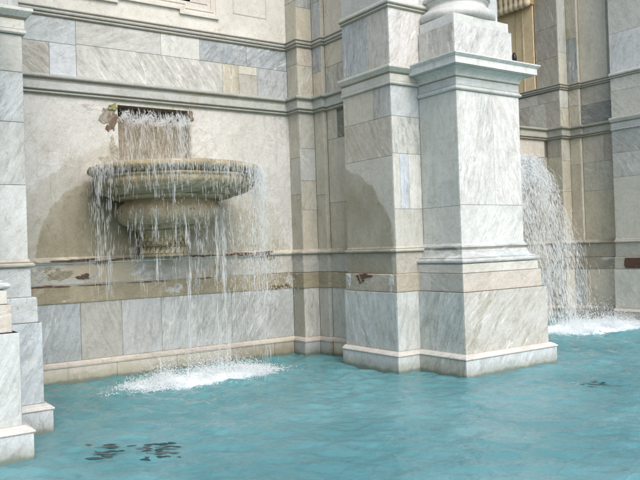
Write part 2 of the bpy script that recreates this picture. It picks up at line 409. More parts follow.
blob(mb, P0, U, Nn, 3.60, 3.69, .05, .05, (.19, .12, .09, .6), 28, out=.012, rough=.4)
blob(mb, P0, U, Nn, 3.67, 3.36, .075, .15, (.44, .41, .33, .6), 29, out=.005, rough=.5)
blob(mb, P0, U, Nn, 3.56, 3.20, .13, .05, (.44, .41, .33, .6), 30, out=.005, rough=.5)
blob(mb, P0, U, Nn, 3.67, 4.00, .06, .06, (.34, .33, .15, .6), 18, out=.028, rough=.4)
blob(mb, P0, U, Nn, 4.925, 3.97, .045, .07, (.26, .21, .17, .2), 5, out=.03, rough=.5)
blob(mb, P0, U, Nn, 4.90, 3.55, .018, .32, (.36, .34, .29, .5), 6, out=.008, rough=.3)
mb.build('exposed_masonry', M_RAW, niche, 'bare brown masonry around the mouth of the water opening')
mb = MB()
for (a, z, w, h, s) in ((3.03, 1.735, .26, .022, 1), (3.45, 1.71, .13, .016, 2), (3.75, 1.735, .16, .014, 3), (5.05, 1.735, .2, .016, 4), (5.75, 1.74, .27, .024, 5), (6.15, 1.745, .18, .026, 6), (5.42, 1.73, .1, .012, 7)):
    blob(mb, (0, 10.52), U, Nn, a, z, w, h, (.15, .085, .055, .4), s, th=.03, out=.014, rough=.5)
for (a, z, w, h, s) in ((2.66, 1.375, .28, .016, 11), (4.15, 1.372, .26, .014, 13), (3.15, 1.50, .075, .04, 14), (5.05, 1.378, .12, .010, 15), (3.3, 1.37, .3, .008, 19)):
    blob(mb, (0, 10.555), U, Nn, a, z, w, h, (.15, .09, .06, .4), s, th=.03, out=.014, rough=.5)
for (a, z, w, h, s) in ((6.3, 1.17, .06, .03, 31), (6.45, 1.16, .07, .035, 32), (6.6, 1.18, .05, .03, 33)):
    blob(mb, (0, 10.548), U, Nn, a, z, w, h, (.20, .13, .05, .4), s, th=.03, out=.012, rough=.5)
mb.build('broken_brick', M_RAW, niche, 'dark red brick showing where the ledge has broken away')
mb = MB()     # scraps of the upper coat left on the bands
for (a, z, w, h, s, t) in ((2.78, 1.55, .17, .11, 41, (.36, .32, .24)), (2.55, 1.54, .10, .12, 42, (.52, .51, .48)), (4.55, 1.24, .13, .07, 43, (.55, .54, .50)), (6.66, 1.26, .06, .12, 44, (.56, .55, .5)),
                           (5.35, 1.55, .10, .06, 45, (.40, .36, .26)), (4.9, 1.28, .05, .09, 46, (.50, .49, .46)), (4.05, 1.54, .16, .11, 47, (.56, .56, .53)), (6.3, 1.66, .09, .03, 48, (.38, .33, .2))):
    blob(mb, (0, 10.57 if z > 1.39 else 10.546), U, Nn, a, z, w, h, (*t, .4), s, th=.02, out=.005, rough=.45)
mb.build('plaster_scrap', M_RAW, niche)
mb = MB()
for (a, z, w, h, s_) in ((5.06, 3.86, .14, .12, 61), (5.20, 3.62, .10, .05, 62), (3.40, 3.98, .2, .05, 63)):
    blob(mb, P0, U, Nn, a, z, w, h, (.68, .66, .63, .4), s_, out=.003, rough=.5)
mb.build('lime_patch', M_PLASTER, niche)
# facing of the jamb and its corner strip, plaster height
sub = pathL[1:]
lj = {0: [(0, .34, ZS+.05, 2.72, (.40, .375, .30), (.4, .5, .4)), (0, .34, 2.72, 3.35, (.43, .42, .38), (.4, .5, .4)), (0, .34, 3.35, ZC0, (.46, .44, .38), (.4, .5, .4))],
      1: [(0, .31, ZS+.05, 2.45, (.47, .44, .36), (.4, .5, .4)), (0, .31, 2.45, 2.95, (.52, .50, .44), (.6, .4, .4)), (0, .31, 2.95, 3.50, (.49, .50, .49), (.6, .7, .6)), (0, .31, 3.50, ZC0, (.48, .47, .43), (.7, .4, .6))],
      2: [(0, .28, ZS+.05, 2.7, (.46, .43, .35), (.4, .5, .4)), (0, .28, 2.7, ZC0, (.52, .48, .40), (.5, .5, .3))],
      3: [(0, .07, ZS+.05, ZC0, (.50, .46, .38), (.4, .5, .4))],
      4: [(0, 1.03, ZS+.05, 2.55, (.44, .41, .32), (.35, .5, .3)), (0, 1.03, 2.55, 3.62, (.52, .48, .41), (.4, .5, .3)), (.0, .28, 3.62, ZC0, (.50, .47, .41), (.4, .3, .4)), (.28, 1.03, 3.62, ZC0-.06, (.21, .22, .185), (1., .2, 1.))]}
mb = MB(); clad(mb, sub, ZS+.05, ZC0, lj, one(BE)); mb.build('jamb_facing', M_NICHE, niche)
# above the string course
mb = MB(); tu = (.68, .655, .60, .5)
quad(mb, 1.5, XC, ZU-.01, TOP, 10.6, tu, (.1, .3, .2)); mb.build('upper_wall', M_UPPER, niche)
lu = {0: [(0, .34, ZU, 6.03, (.52, .49, .41), (.5, .3, .4)), (0, .34, 6.03, TOP, (.46, .45, .41), (.9, .4, .6))],
      1: [(0, .31, ZU, 5.92, (.58, .53, .44), (.5, .6, .2)), (0, .31, 5.92, TOP, (.44, .45, .44), (1., .45, .9))],
      2: [(0, .28, ZU, 6.0, (.45, .47, .49), (.8, .5, .8)), (0, .28, 6.0, TOP, (.47, .46, .42), (.9, .4, .7))],
      3: [(0, .07, ZU, TOP, (.58, .54, .46), (.3, .5, .3))],
      4: [(0, 1.03, ZU, TOP, (.62, .58, .51), (.06, .5, .2))]}
mb = MB(); clad(mb, sub, ZU, TOP, lu, one(BE)); mb.build('upper_jamb_facing', M_MARBLE, niche)
# shouldered stucco panel
def frame_path(o):
    c = 4.285; pts = [(c-1.18+o, 8.6), (c-1.18+o, 5.58+o), (c-.5-o, 5.58+o), (c-.5-o, 5.645+o), (c+.5+o, 5.645+o), (c+.5+o, 5.58+o), (c+1.18-o, 5.58+o), (c+1.18-o, 8.6)]
    return pts
mb = MB(); rings = [(0, 0), (0, .045), (.05, .045), (.06, .030), (.085, .022), (.10, .034), (.125, .034), (.135, .012), (.19, .012)]
rows = []
for (o, d) in rings:
    row = []
    for (x, z) in frame_path(o): row.append(len(mb.v)); mb.v.append((x, 10.602-d, z))
    rows.append(row)
for k in range(len(rows)-1):
    t = (.66, .60, .54, .5) if k in (3, 4, 6, 7) else (.68, .645, .585, .5)
    for i in range(7): mb.face((rows[k][i], rows[k][i+1], rows[k+1][i+1], rows[k+1][i]), t, (.1, .3, .2))
quad(mb, 4.285-.99, 4.285+.99, 5.80, 8.6, 10.59, (.62, .56, .51, .3), (.2, .3, .2), 4, 8)
mb.build('panel_frame', M_UPPER, niche)
mb = MB()
for (a0, a1, za, zb) in ((6.375, 6.39, 5.75, 8.6), (5.75, 6.39, 5.735, 5.75), (5.75, 5.765, 5.75, 8.6)): box(mb, a0, a1, 10.594, 10.61, za, zb, (.61, .58, .54, .5))
mb.build('incised_line', M_UPPER, niche)

# ---- middle niche (with the jet), its back wall is open above the cornice
pathR = [(9.0, 10.78), (13.99, 10.78), (13.99, 10.38), (14.30, 10.38), (14.30, 10.10), (14.37, 10.10), (14.37, 9.1)]
upR = [(13.99, 15.0), (13.99, 10.38), (14.30, 10.38), (14.30, 10.10), (14.37, 10.10), (14.37, 9.1)]
friR = {0: [(0, 3.2, ZC1, 5.22, (.40, .36, .30), (.6, .4, .5)), (3.2, 3.75, ZC1, 4.98, (.44, .38, .31), (.9, .3, .4)), (3.2, 4.0, 4.98, 5.22, (.56, .49, .42), (.6, .2, .4)), (3.75, 4.22, ZC1, 4.98, (.47, .45, .38), (.9, .3, .4)), (4.0, 4.62, 4.98, 5.22, (.40, .35, .28), (.6, .2, .4)), (4.22, 4.62, ZC1, 4.98, (.38, .34, .27), (.6, .3, .4))],
        1: [(0, .31, ZC1, 4.82, (.46, .43, .36), (.8, .6, .5)), (0, .31, 4.82, ZF, (.48, .49, .47), (.8, .3, .7))],
        2: [(0, .28, ZC1, 4.85, (.50, .46, .38), (.8, .6, .3)), (0, .28, 4.85, ZF, (.53, .47, .38), (.8, .3, .4))], 3: [(0, .07, ZC1, ZF, (.55, .52, .45), (.3, .5, .3))],
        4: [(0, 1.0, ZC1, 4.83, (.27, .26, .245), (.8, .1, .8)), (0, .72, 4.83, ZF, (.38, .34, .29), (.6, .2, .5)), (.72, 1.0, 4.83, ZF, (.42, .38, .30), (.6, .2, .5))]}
ct = (.40, .37, .31)
dadoR = {}
mid = niche_wall('niche_wall', 'brownish stone recess wall right of the column pedestal, behind the gushing jet', pathR, upR, {'frieze': friR},
                 ((.38, .35, .28), (.42, .40, .34), (.44, .42, .37), (.46, .43, .37)), M_NICHE)
# back wall between string course and cornice, mouth of the jet
JX0, JX1, JZ0, JZ1 = 12.25, 13.72, 3.32, 3.72
mb = MB(); A0 = lambda a: a-9.0
lb = {0: [(0, A0(JX0), ZS+.05, 2.7, BE, (.5, .4, .4)), (0, A0(JX0), 2.7, JZ1, TN, (.5, .4, .4)), (A0(JX0), A0(JX1), ZS+.05, 2.5, (.34, .31, .25), (.5, .4, .4)), (A0(JX0), A0(JX1), 2.5, JZ0, (.38, .35, .28), (.5, .4, .4)),
          (A0(JX1), 4.99, ZS+.05, 2.6, (.37, .34, .27), (.5, .4, .4)), (A0(JX1), 4.99, 2.6, JZ1, (.41, .38, .31), (.5, .4, .4)), (0, 2.6, JZ1, ZC0, LB, (.5, .4, .4)), (2.6, 4.90, JZ1+.0, ZC0, (.60, .55, .49), (.25, .4, .2))],
      1: [(0, .4, ZS+.05, 2.9, (.40, .37, .30), (.5, .5, .4)), (0, .4, 2.9, 3.7, (.42, .39, .32), (.5, .5, .4)), (0, .4, 3.7, ZC0, (.34, .32, .28), (.8, .5, .6))],
      2: [(0, .31, ZS+.05, 2.9, (.42, .38, .30), (.4, .5, .4)), (0, .31, 2.9, 3.6, (.43, .40, .33), (.5, .5, .4)), (0, .31, 3.6, ZC0, (.44, .42, .37), (.7, .5, .6))],
      3: [(0, .28, ZS+.05, 3.5, (.43, .39, .31), (.4, .5, .4)), (0, .28, 3.5, ZC0, (.47, .42, .34), (.4, .5, .4))], 4: [(0, .07, ZS+.05, ZC0, BE, (.4, .5, .4))],
      5: [(0, 1., ZS+.05, 2.88, (.45, .41, .32), (.5, .3, .3)), (0, 1., 2.88, 3.52, (.45, .43, .37), (.7, .2, .5)), (0, .55, 3.52, ZC0, (.45, .41, .34), (.6, .3, .4)), (.55, 1., 3.52, ZC0, (.40, .35, .30), (.6, .3, .4))]}
clad(mb, pathR, ZS+.05, ZC0, lb, one(TN), back=False)
sweep(mb, pathR[1:], [(-.012, ZS), (-.012, ZC0)], (.16, .14, .11), (0, 0, 0), seams=50)
for (a0, a1, za, zb) in ((9.0, JX0, ZS, ZC0), (JX1, 13.99, ZS, ZC0), (JX0, JX1, ZS, JZ0), (JX0, JX1, JZ1, ZC0)): quad(mb, a0, a1, za, zb, 10.792, (.2, .18, .14, .5), (0, 0, 0), 1, 1)
mb.build('facing', M_NICHE, mid)
mb = MB()
for (a, b, c, d) in (((JX0, 10.79, JZ0), (JX0, 11.5, JZ0), (JX0, 11.5, JZ1), (JX0, 10.79, JZ1)), ((JX1, 10.79, JZ0), (JX1, 11.5, JZ0), (JX1, 11.5, JZ1), (JX1, 10.79, JZ1)),
                     ((JX0, 11.5, JZ0), (JX1, 11.5, JZ0), (JX1, 11.5, JZ1), (JX0, 11.5, JZ1)), ((JX0, 10.79, JZ0), (JX1, 10.79, JZ0), (JX1, 11.5, JZ0), (JX0, 11.5, JZ0)), ((JX0, 10.79, JZ1), (JX1, 10.79, JZ1), (JX1, 11.5, JZ1), (JX0, 11.5, JZ1))):
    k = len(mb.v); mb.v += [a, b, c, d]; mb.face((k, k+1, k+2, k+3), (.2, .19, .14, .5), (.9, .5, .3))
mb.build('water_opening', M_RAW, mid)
mb = MB(); box(mb, 9.0, 13.99, 10.82, 11.6, ZC1-.14, ZC1-.004, (.44, .42, .37, .5)); mb.build('ledge_top', M_NICHE, mid)
lur = {0: [(3.98, 4.62, ZU, 6.0, (.40, .35, .28), (.7, .4, .4)), (3.98, 4.62, 6.0, 6.7, (.36, .31, .25), (.7, .4, .4)), (3.98, 4.62, 6.7, TOP, (.37, .33, .27), (.7, .4, .4))],
       1: [(0, .31, ZU, 6.1, (.47, .46, .41), (.6, .4, .5)), (0, .31, 6.1, TOP, (.45, .46, .45), (.7, .5, .7))],
       2: [(0, .28, ZU, 6.4, (.36, .38, .39), (1., .5, .9)), (0, .28, 6.4, TOP, (.48, .44, .36), (.7, .4, .4))],
       3: [(0, .07, ZU, TOP, (.57, .53, .45), (.3, .5, .3))], 4: [(0, .70, ZU, TOP, (.60, .55, .46), (.06, .5, .2)), (.70, 1., ZU, TOP, (.36, .31, .25), (.5, .5, .4))]}
mb = MB(); clad(mb, upR, ZU, TOP, lur, one(TN)); mb.build('upper_jamb_facing', M_NICHE, mid)

# ---- ochre doorway on the inner jamb wall, above the cornice
door = empty('doorway', (13.99, 11.7, 5.36), 'yellow ochre doorcase with carved console, high behind the pedestal', 'doorway')
yc = (.56, .43, .23, .5); yv = (.15, .5, .2)
yc = (.80, .61, .37, .5)
mb = MB(); box(mb, 13.95, 13.985, 11.03, 11.30, ZU-.05, 8.9, yc, yv); box(mb, 13.94, 13.985, 11.303, 11.33, ZU-.05, 8.9, (.86, .70, .46, .5), yv); box(mb, 13.96, 13.985, 11.333, 11.52, ZU-.05, 8.9, (.78, .59, .34, .5), yv)
box(mb, 13.95, 13.985, 11.523, 11.55, ZU-.05, 8.9, (.62, .50, .30, .5), yv); box(mb, 13.965, 13.985, 11.553, 12.75, ZU-.05, 8.9, (.78, .59, .35, .5), yv)
mb.build('doorcase', M_YEL, door)
mb = MB(); box(mb, 13.95, 13.985, 12.755, 13.9, ZU-.05, 8.9, (.12, .07, .04, .5), (.4, .5, .5)); mb.build('door_leaf', M_YEL, door)
mb = MB()
for k in range(8):
    y = 11.06+k*.15
    lathe(mb, [(.03, 7.30, 13.80, y), (.075, 7.33, 13.80, y), (.085, 7.40, 13.80, y), (.06, 7.50, 13.80, y), (.075, 7.6, 13.80, y), (.05, 7.75, 13.8, y), (.05, 7.9, 13.8, y)], (.80, .66, .46, .5), 12, yv)
box(mb, 13.76, 13.985, 10.95, 12.15, 7.62, 7.8, (.50, .38, .2, .5), yv); box(mb, 13.68, 13.985, 10.9, 12.2, 7.83, 8.0, (.57, .45, .26, .5), yv); box(mb, 13.84, 13.985, 11.0, 12.1, 7.36, 7.6, (.45, .34, .18, .5), yv)
mb.build('console', M_YEL, door)

# ------------------------------------------------------------------ piers, pedestals, columns
def pier(dx, label, lay, back=9.02, group='marble piers of the fountain front'):
    root = empty('pier', (7.96+dx, 8.5, 0), label, 'pier', group)
    P = [(6.78+dx, back), (6.78+dx, 7.88), (9.14+dx, 7.88), (9.14+dx, back)]
    mt = M_PIERL if dx == 0 else M_PIER
    cap = lambda z, o, m: m
    pal = [WH, WB, LB, GY]
    mb = MB(); clad(mb, P, -.4, ZP, lay.get('plinth'), one(WB, (.6, .35, .5)), off=.165); mb.build('plinth', M_MARBLE, root)
    mb = MB(); sweep(mb, P, [(-.02, ZP), (.172, ZP), (.178, ZP+.012), (.172, ZP+.026), (.158, ZP+.030), (.150, ZP+.042), (.118, ZR-.006), (.108, ZR), (-.02, ZR)], (.62, .58, .53), seams=1.3); mb.build('base_moulding', M_MARBLE, root)
    mb = MB(); clad(mb, P, ZR, ZD, lay.get('dado'), auto([WB, GY], (2, 3), (.8, 1.4), .9), off=.095); mb.build('dado', M_MARBLE, root)
    mb = MB(); sweep(mb, P, [(-.02, ZD+.002), (.060, ZD+.002), (.062, ZD+.01), (.060, ZB-.012), (.05, ZB), (-.02, ZB)], lay.get('bandc', (.44, .41, .33)), (.5, .1, .2), seams=.5, jk=.1); mb.build('base_band', M_BAND if dx == 0 else M_PIER, root)
    mb = MB(); sweep(mb, P, [(-.02, ZB+.003), (.012, ZB+.003), (.015, ZB+.012), (.012, ZS-.004), (-.02, ZS-.004)], lay.get('stripc', (.47, .45, .39)), (.5, .1, .3), seams=.8, jk=.06); mb.build('upper_band', mt, root)
    mb = MB(); sweep(mb, P, [(-.02, ZS), (.035, ZS), (.052, ZS+.014), (.055, ZS+.030), (.038, ZS+.045), (.018, ZS+.058), (.004, ZS+.085), (-.02, ZS+.085)], (.55, .53, .46), (.5, .1, .3), seams=.7, wob=.002, dark_bands=(0, 4)); mb.build('string_course', mt, root)
    mb = MB(); clad(mb, P, ZS+.08, ZC0, lay.get('shaft'), auto(pal, (.5, .8), (.6, 1.3), .6)); mb.build('shaft', mt, root)
    mb = MB(); sweep(mb, P, [(-.02, ZC0), (.025, ZC0), (.036, ZC0+.015), (.036, ZC0+.045), (.022, ZC0+.055), (.022, ZC1-.115), (.045, ZC1-.09), (.085, ZC1-.05), (.097, ZC1-.036), (.097, ZC1-.008), (.085, ZC1), (-.02, ZC1)], (.60, .60, .56), (.3, .02, .3), seams=1.3, jk=.03, dark_bands=(3, 5)); mb.build('cornice', M_MARBLE, root)
    Q = [(6.80+dx, back), (6.80+dx, 7.90), (9.12+dx, 7.90), (9.12+dx, back)]
    mb = MB(); clad(mb, Q, ZC1, ZF, lay.get('frieze'), auto(pal, (.4, .5), (.4, .9), .8)); mb.build('frieze', M_MARBLE, root)
    mb = MB(); sweep(mb, Q, [(-.02, ZF), (.02, ZF), (.03, ZF+.015), (.03, ZF+.03), (.055, ZF+.05), (.065, ZF+.062), (.065, ZF+.09), (.05, ZF+.1), (.02, ZF+.12), (-.02, ZF+.12)], (.60, .61, .58), (.3, .02, .3), seams=1.3, dark_bands=(1, 3)); mb.build('upper_string_course', M_MARBLE, root)
    mb = MB(); clad(mb, Q, ZF+.12, TOP, None, auto(pal, (.5, .9), (.5, 1.3), .6), off=.0); mb.build('upper_shaft', M_MARBLE, root)
    mb = MB(); box(mb, 6.84+dx, 9.08+dx, 7.95, back-.002, -.4, TOP, (.3, .28, .25, .5)); box(mb, 7.19+dx, 8.73+dx, back, 12.2, -.4, TOP, (.3, .28, .25, .5)); mb.build('core', M_PIER, root)
    return root
def pedestal(dx, label, lay):
    root = empty('column_pedestal', (7.96+dx, 7.6, 0), label, 'pedestal', 'column pedestals of the fountain front')
    P = [(7.31+dx, 7.87), (7.31+dx, 7.11), (8.61+dx, 7.11), (8.61+dx, 7.87)]
    mb = MB(); clad(mb, P, -.4, ZP+.004, lay.get('plinth'), one(WB, (.7, .35, .5)), off=.295); mb.build('plinth', M_MARBLE, root)
    e = .003
    mb = MB(); sweep(mb, P, [(-.02, ZP+e), (.302, ZP+e), (.308, ZP+.014), (.302, ZP+.029), (.288, ZP+.033), (.280, ZP+.045), (.245, ZR-.006+e), (.235, ZR+e), (-.02, ZR+e)], (.66, .62, .57), seams=2); mb.build('base_moulding', M_MARBLE, root)
    mb = MB(); clad(mb, P, ZR+e, ZD+e, lay.get('dado'), one(WB, (1., .3, .5)), off=.215); mb.build('dado', M_MARBLE, root)
    mb = MB(); clad(mb, P, ZD+e, 1.385, lay.get('step'), one(PK, (.7, .1, .3)), off=.165); mb.build('lower_step', M_MARBLE, root)
    mb = MB(); sweep(mb, P, [(-.02, ZD+.02), (.15, ZD+.02), (.15, 1.382), (.16, 1.386), (-.02, 1.386)], GY); 
    clad(mb, P, 1.388, 1.515, None, one(LB, (.5, .1, .4)), off=.135); mb.build('upper_step', M_MARBLE, root)
    pr = [(-.02, 1.517)]
    for k in range(9):
        a = -math.pi/2+math.pi*k/8; pr.append((.125+.032*math.cos(a), 1.552+.032*math.sin(a)))
    pr += [(.112, 1.590), (.112, 1.600)]
    for k in range(8):
        a = k/7*math.pi/2; pr.append((.112-.088*math.sin(a), 1.600+.135*(1-math.cos(a))))
    pr += [(.034, 1.742), (.034, 1.762), (.018, 1.775), (.0, 1.80), (-.02, 1.80)]
    mb = MB(); sweep(mb, P, pr, (.56, .57, .55), (.9, .02, .7), seams=.7, smooth=False, dark_bands=(1, 9, 18)); mb.build('base_torus', M_MARBLE, root)
    mb = MB(); clad(mb, P, 1.79, 3.93, lay.get('shaft'), one(WH, (.5, .4, .4))); mb.build('shaft', M_MARBLE, root)
    mb = MB(); sweep(mb, P, [(-.02, 3.93), (.012, 3.93), (.028, 3.942), (.034, 3.955), (.028, 3.97), (.012, 3.985), (.006, 4.0), (-.02, 4.0)], (.60, .61, .58), seams=2)
    clad(mb, P, 4.002, 4.115, None, one((.60, .62, .61), (.5, .05, .5)), off=.004)
    mb.build('necking', M_MARBLE, root)
    pr = [(-.02, 4.117), (.01, 4.117), (.016, 4.13)]
    for k in range(7):
        a = k/6*math.pi/2; pr.append((.016+.115*(1-math.cos(a)), 4.135+.095*math.sin(a)))
    pr += [(.155, 4.232), (.155, 4.245), (.195, 4.247), (.195, 4.335), (.205, 4.342), (.225, 4.362), (.235, 4.372), (.235, 4.388), (.22, 4.394), (-.1, 4.394)]
    mb = MB(); sweep(mb, P, pr, (.70, .70, .67), (.25, .02, .4), seams=2, dark_bands=(1, 9)); mb.build('cornice', M_MARBLE, root)
    Q = [(7.36+dx, 7.89), (7.36+dx, 7.16), (8.56+dx, 7.16), (8.56+dx, 7.89)]
    mb = MB(); clad(mb, Q, 4.396, 4.90, lay.get('die'), one((.60, .60, .57), (.8, .5, .5))); clad(mb, Q, 4.90, 5.04, None, one((.66, .66, .63), (.2, .5, .5)), off=-.03); mb.build('upper_die', M_MARBLE, root)
    mb = MB(); box(mb, 7.34+dx, 8.58+dx, 7.14, 7.87, -.4, 4.30, (.3, .3, .28, .5)); box(mb, 7.40+dx, 8.52+dx, 7.20, 7.88, 4.30, 5.03, (.6, .6, .58, .5)); mb.build('core', M_PIER, root)
    return root
def column(dx, label):
    root = empty('column', (7.96+dx, 7.70, 5.04), label, 'column', 'red granite columns')
    cx, cy = 7.96+dx, 7.70
    def pts(l): return [(r_, z_, cx, cy) for r_, z_ in l]
    l = [(.50, 5.035)]
    for k in range(11): a = -math.pi/2+math.pi*k/10; l.append((.50+.085*math.cos(a), 5.125+.085*math.sin(a)))
    l += [(.49, 5.215), (.49, 5.24)]
    for k in range(7): a = k/6*math.pi; l.append((.49-.035*math.sin(a), 5.24+.10*k/6))
    for k in range(7): a = -math.pi/2+math.pi*k/6; l.append((.47+.045*math.cos(a), 5.40+.045*math.sin(a)))
    l += [(.46, 5.46), (.455, 5.49)]
    mb = MB(); lathe(mb, pts(l), (.62, .61, .57), 80); mb.build('base', M_MARBLE, root)
    mb = MB(); lathe(mb, pts([(.45, 5.48), (.43, 5.52), (.415, 5.56), (.41, 5.65), (.405, 7.2), (.39, TOP)]), (.20, .075, .055, .5), 64, (.6, .3, .2)); mb.build('shaft', M_GRAN, root)

Lp = 1.14; F0 = 2.36
layM = {'plinth': {0: [(0, 9, -.4, ZP, (.56, .58, .57), (.6, .5, .5))], 1: [(0, 9, -.4, ZP, (.56, .58, .57), (.6, .3, .5))]},
        'dado': {0: [(0, 1.235, ZR, ZD, (.52, .56, .55), (.9, .42, .55))], 1: [(0, .42, ZR, ZD, (.58, .60, .58), (.6, .4, .6)), (.42, 2.55, ZR, ZD, WB, (.6, .4, .6))]},
        'shaft': {0: [(0, Lp, ZS+.08, 3.09, (.60, .57, .50), (.15, .5, .3)), (0, Lp, 3.09, 3.66, (.58, .53, .46), (.9, .32, .35)), (0, .72, 3.66, ZC0, (.60, .57, .49), (.4, .5, .3)), (.72, Lp, 3.66, ZC0, (.50, .50, .48), (.9, .5, .6))],
                  1: [(0, 2.36, ZS+.08, 2.32, (.58, .57, .53), (.6, .5, .5)), (0, .13, 2.32, 3.12, (.62, .61, .57), (.6, .5, .5)), (.13, .30, 2.32, 3.12, (.56, .60, .64), (.8, .5, .8)), (.30, 2.36, 2.32, 3.12, WH, (.6, .5, .5)),
                      (0, 2.36, 3.12, 3.66, (.61, .61, .58), (1., .55, 1.)), (0, 2.36, 3.66, ZC0, (.60, .63, .65), (.5, .3, .6))]},
        'frieze': {0: [(0, .25, ZC1, ZF, (.44, .48, .51), (1., .5, .8)), (.25, .62, ZC1, ZF, (.46, .49, .50), (1., .5, .8)), (.62, 1.12, ZC1, ZF, (.53, .51, .46), (.8, .5, .5))], 1: [(0, 2.32, ZC1, ZF, (.63, .62, .60), (.9, .35, .4))]}}
pier(0, 'broad pale marble pier between the basin and the jet, behind the column pedestal', layM)
pobj = [o for o in COL.objects if o.name == 'pier'][0]
mb = MB(); PA = (6.78-.06, 9.02); ua = (0, -1); na = (-1, 0)
blob(mb, PA, ua, na, .46, 1.36, .17, .035, (.16, .08, .055, .4), 51, th=.03, out=.012, rough=.4)
blob(mb, PA, ua, na, .40, 1.315, .095, .06, (.17, .085, .055, .4), 52, th=.03, out=.014, rough=.3)
mb.build('broken_brick', M_RAW, pobj, 'dark red brick patch on the side of the pier'); mb = MB()
blob(mb, PA, ua, na, .02+.06, 1.30, .055, .085, (.58, .58, .56, .4), 53, th=.03, out=.008, rough=.4)
mb.build('plaster_scrap', M_RAW, pobj); mb = MB()
blob(mb, PA, ua, na, 1.08, 1.27, .06, .12, (.55, .55, .52, .4), 54, th=.03, out=.008, rough=.3)
mb.build('plaster_scrap', M_RAW, pobj)
layB = {'dado': {0: [(0, 9, ZR, ZD, (.54, .57, .55), (1., .62, .5))], 1: [(0, 9, ZR, ZD, (.55, .54, .49), (1.0, .25, .25))]},
        'step': {0: [(0, .3, ZD, 1.385, (.52, .51, .47), (.6, .2, .5)), (.3, 9, ZD, 1.385, (.50, .49, .45), (.6, .2, .5))], 1: [(0, 9, ZD, 1.385, (.63, .55, .47), (.5, .1, .2))]},
        'shaft': {0: [(0, 9, 1.79, 2.32, (.62, .61, .57), (.3, .3, .3)), (0, 9, 2.32, 3.93, (.60, .60, .56), (.4, .5, .4))],
                  1: [(0, 9, 1.79, 2.33, (.70, .70, .68), (.7, .3, .4)), (0, .72, 2.33, 3.93, (.74, .73, .70), (1., .42, .35)), (.72, 9, 2.33, 3.93, (.75, .74, .71), (.9, .6, .4))]},
        'die': {0: [(0, 9, 4.396, 4.9, (.53, .51, .46), (.9, .5, .5))], 1: [(0, 9, 4.396, 4.9, (.60, .60, .59), (.9, .3, .7))]},
        'plinth': {0: [(0, 9, -.4, ZP, (.52, .50, .45), (.8, .6, .4))], 1: [(0, 9, -.4, ZP, (.62, .65, .66), (.7, .3, .6))]}}
def fix(l):
    for k, d in l.items():
        for i, rows_ in d.items():
            l[k][i] = [(a, b, c, e_, t, v) for (a, b, c, e_, t, v) in rows_]
    return l
_clad = clad
def clad(mb, path, z0, z1, layouts, default, off=0., back=True):
    if layouts:
        op = off_path(path, off); lay2 = {}
        for i, rows_ in layouts.items():
            LL = (op[i+1]-op[i]).length
            lay2[i] = [(a, min(b, LL), c, d, t, v) for (a, b, c, d, t, v) in rows_ if a < LL-.02]
        layouts = lay2
    _clad(mb, path, z0, z1, layouts, default, off, back)
pedestal(0, 'tall white marble column pedestal standing forward in the middle of the picture', layB)
column(0, 'red granite column with white round base on the middle pedestal')
layLft = {'dado': {1: [(0, 1.9, ZR, ZD, WB, (.6, .4, .6)), (1.9, 9, ZR, ZD, (.55, .59, .61), (.8, .3, .7))], 2: [(0, 9, ZR, ZD, WB, (.7, .4, .6))]},
          'shaft': {1: [(0, 9, ZS+.08, 2.55, (.60, .61, .60), (.5, .3, .4)), (0, 9, 2.55, 3.2, (.58, .59, .57), (.8, .35, .5)), (0, 9, 3.2, 3.72, (.60, .62, .62), (1., .3, .8)), (0, 9, 3.72, ZC0, (.50, .50, .45), (.5, .05, .4))]},
          'bandc': (.56, .58, .58), 'stripc': (.54, .56, .56)}
pier(-7.35, 'pale blue-grey marble pier cut by the left edge of the picture', layLft)
pedestal(-7.35, 'marble column pedestal low in the left corner of the picture', {'dado': {2: [(0, 9, ZR, ZD, WB, (.8, .4, .6))], 1: [(0, 9, ZR, ZD, (.60, .62, .62), (.6, .35, .5))]}})
layRt = {'plinth': {0: [(0, 9, -.4, ZP, (.42, .42, .38), (.6, .5, .5))]}, 'dado': {0: [(0, 1.42, ZR, ZD, (.46, .47, .43), (.5, .3, .5))]},
         'shaft': {0: [(0, 9, ZS+.08, 3.1, (.48, .47, .40), (.15, .5, .3)), (0, 9, 3.1, 3.62, (.48, .48, .45), (.9, .3, .6)), (0, 9, 3.62, ZC0, (.36, .36, .34), (.9, .2, .6))]},
         'frieze': {0: [(0, 1.3, ZC1, 4.95, (.56, .54, .47), (.7, .3, .4)), (0, .78, 4.95, ZF, (.58, .56, .49), (.5, .2, .4)), (.78, 1.3, 4.95, ZF, (.50, .50, .47), (.5, .2, .4))]},
         'bandc': (.46, .45, .39), 'stripc': (.47, .46, .40)}
p3 = pier(7.35, 'grey marble pier with a dark gap in its base, at the right edge', layRt, back=9.2)
mb = MB(); PB = (6.78+7.35-.06, 9.2)
b0 = len(mb.v); zz0, zz1 = 1.155, 1.375
mb.v += [(PB[0]-.008, 8.95, zz0), (PB[0]-.008, 8.98, 1.22), (PB[0]-.008, 8.97, 1.30), (PB[0]-.008, 8.95, zz1), (PB[0]-.008, 8.0, zz1), (PB[0]-.008, 8.0, zz0)]
mb.v += [(x+.05, y, z) for (x, y, z) in mb.v[b0:b0+6]]
mb.face(range(6), (.11, .06, .04, .5), (.8, .1, .5)); 
for i in range(6): mb.face((i, (i+1) % 6, 6+(i+1) % 6, 6+i), (.11, .06, .04, .5))
mb.build('missing_stone', M_RAW, p3)

# unseen entablature over the niches, put in to cut their top light
mb = MB(); box(mb, -9, 26, 7.5, 15.2, TOP, TOP+2.2, (.5, .48, .43, .5)); o = mb.build('entablature', M_MARBLE); tag(o, 'long pale stone entablature carried on the piers, unseen above the view, shading the niches', 'entablature')

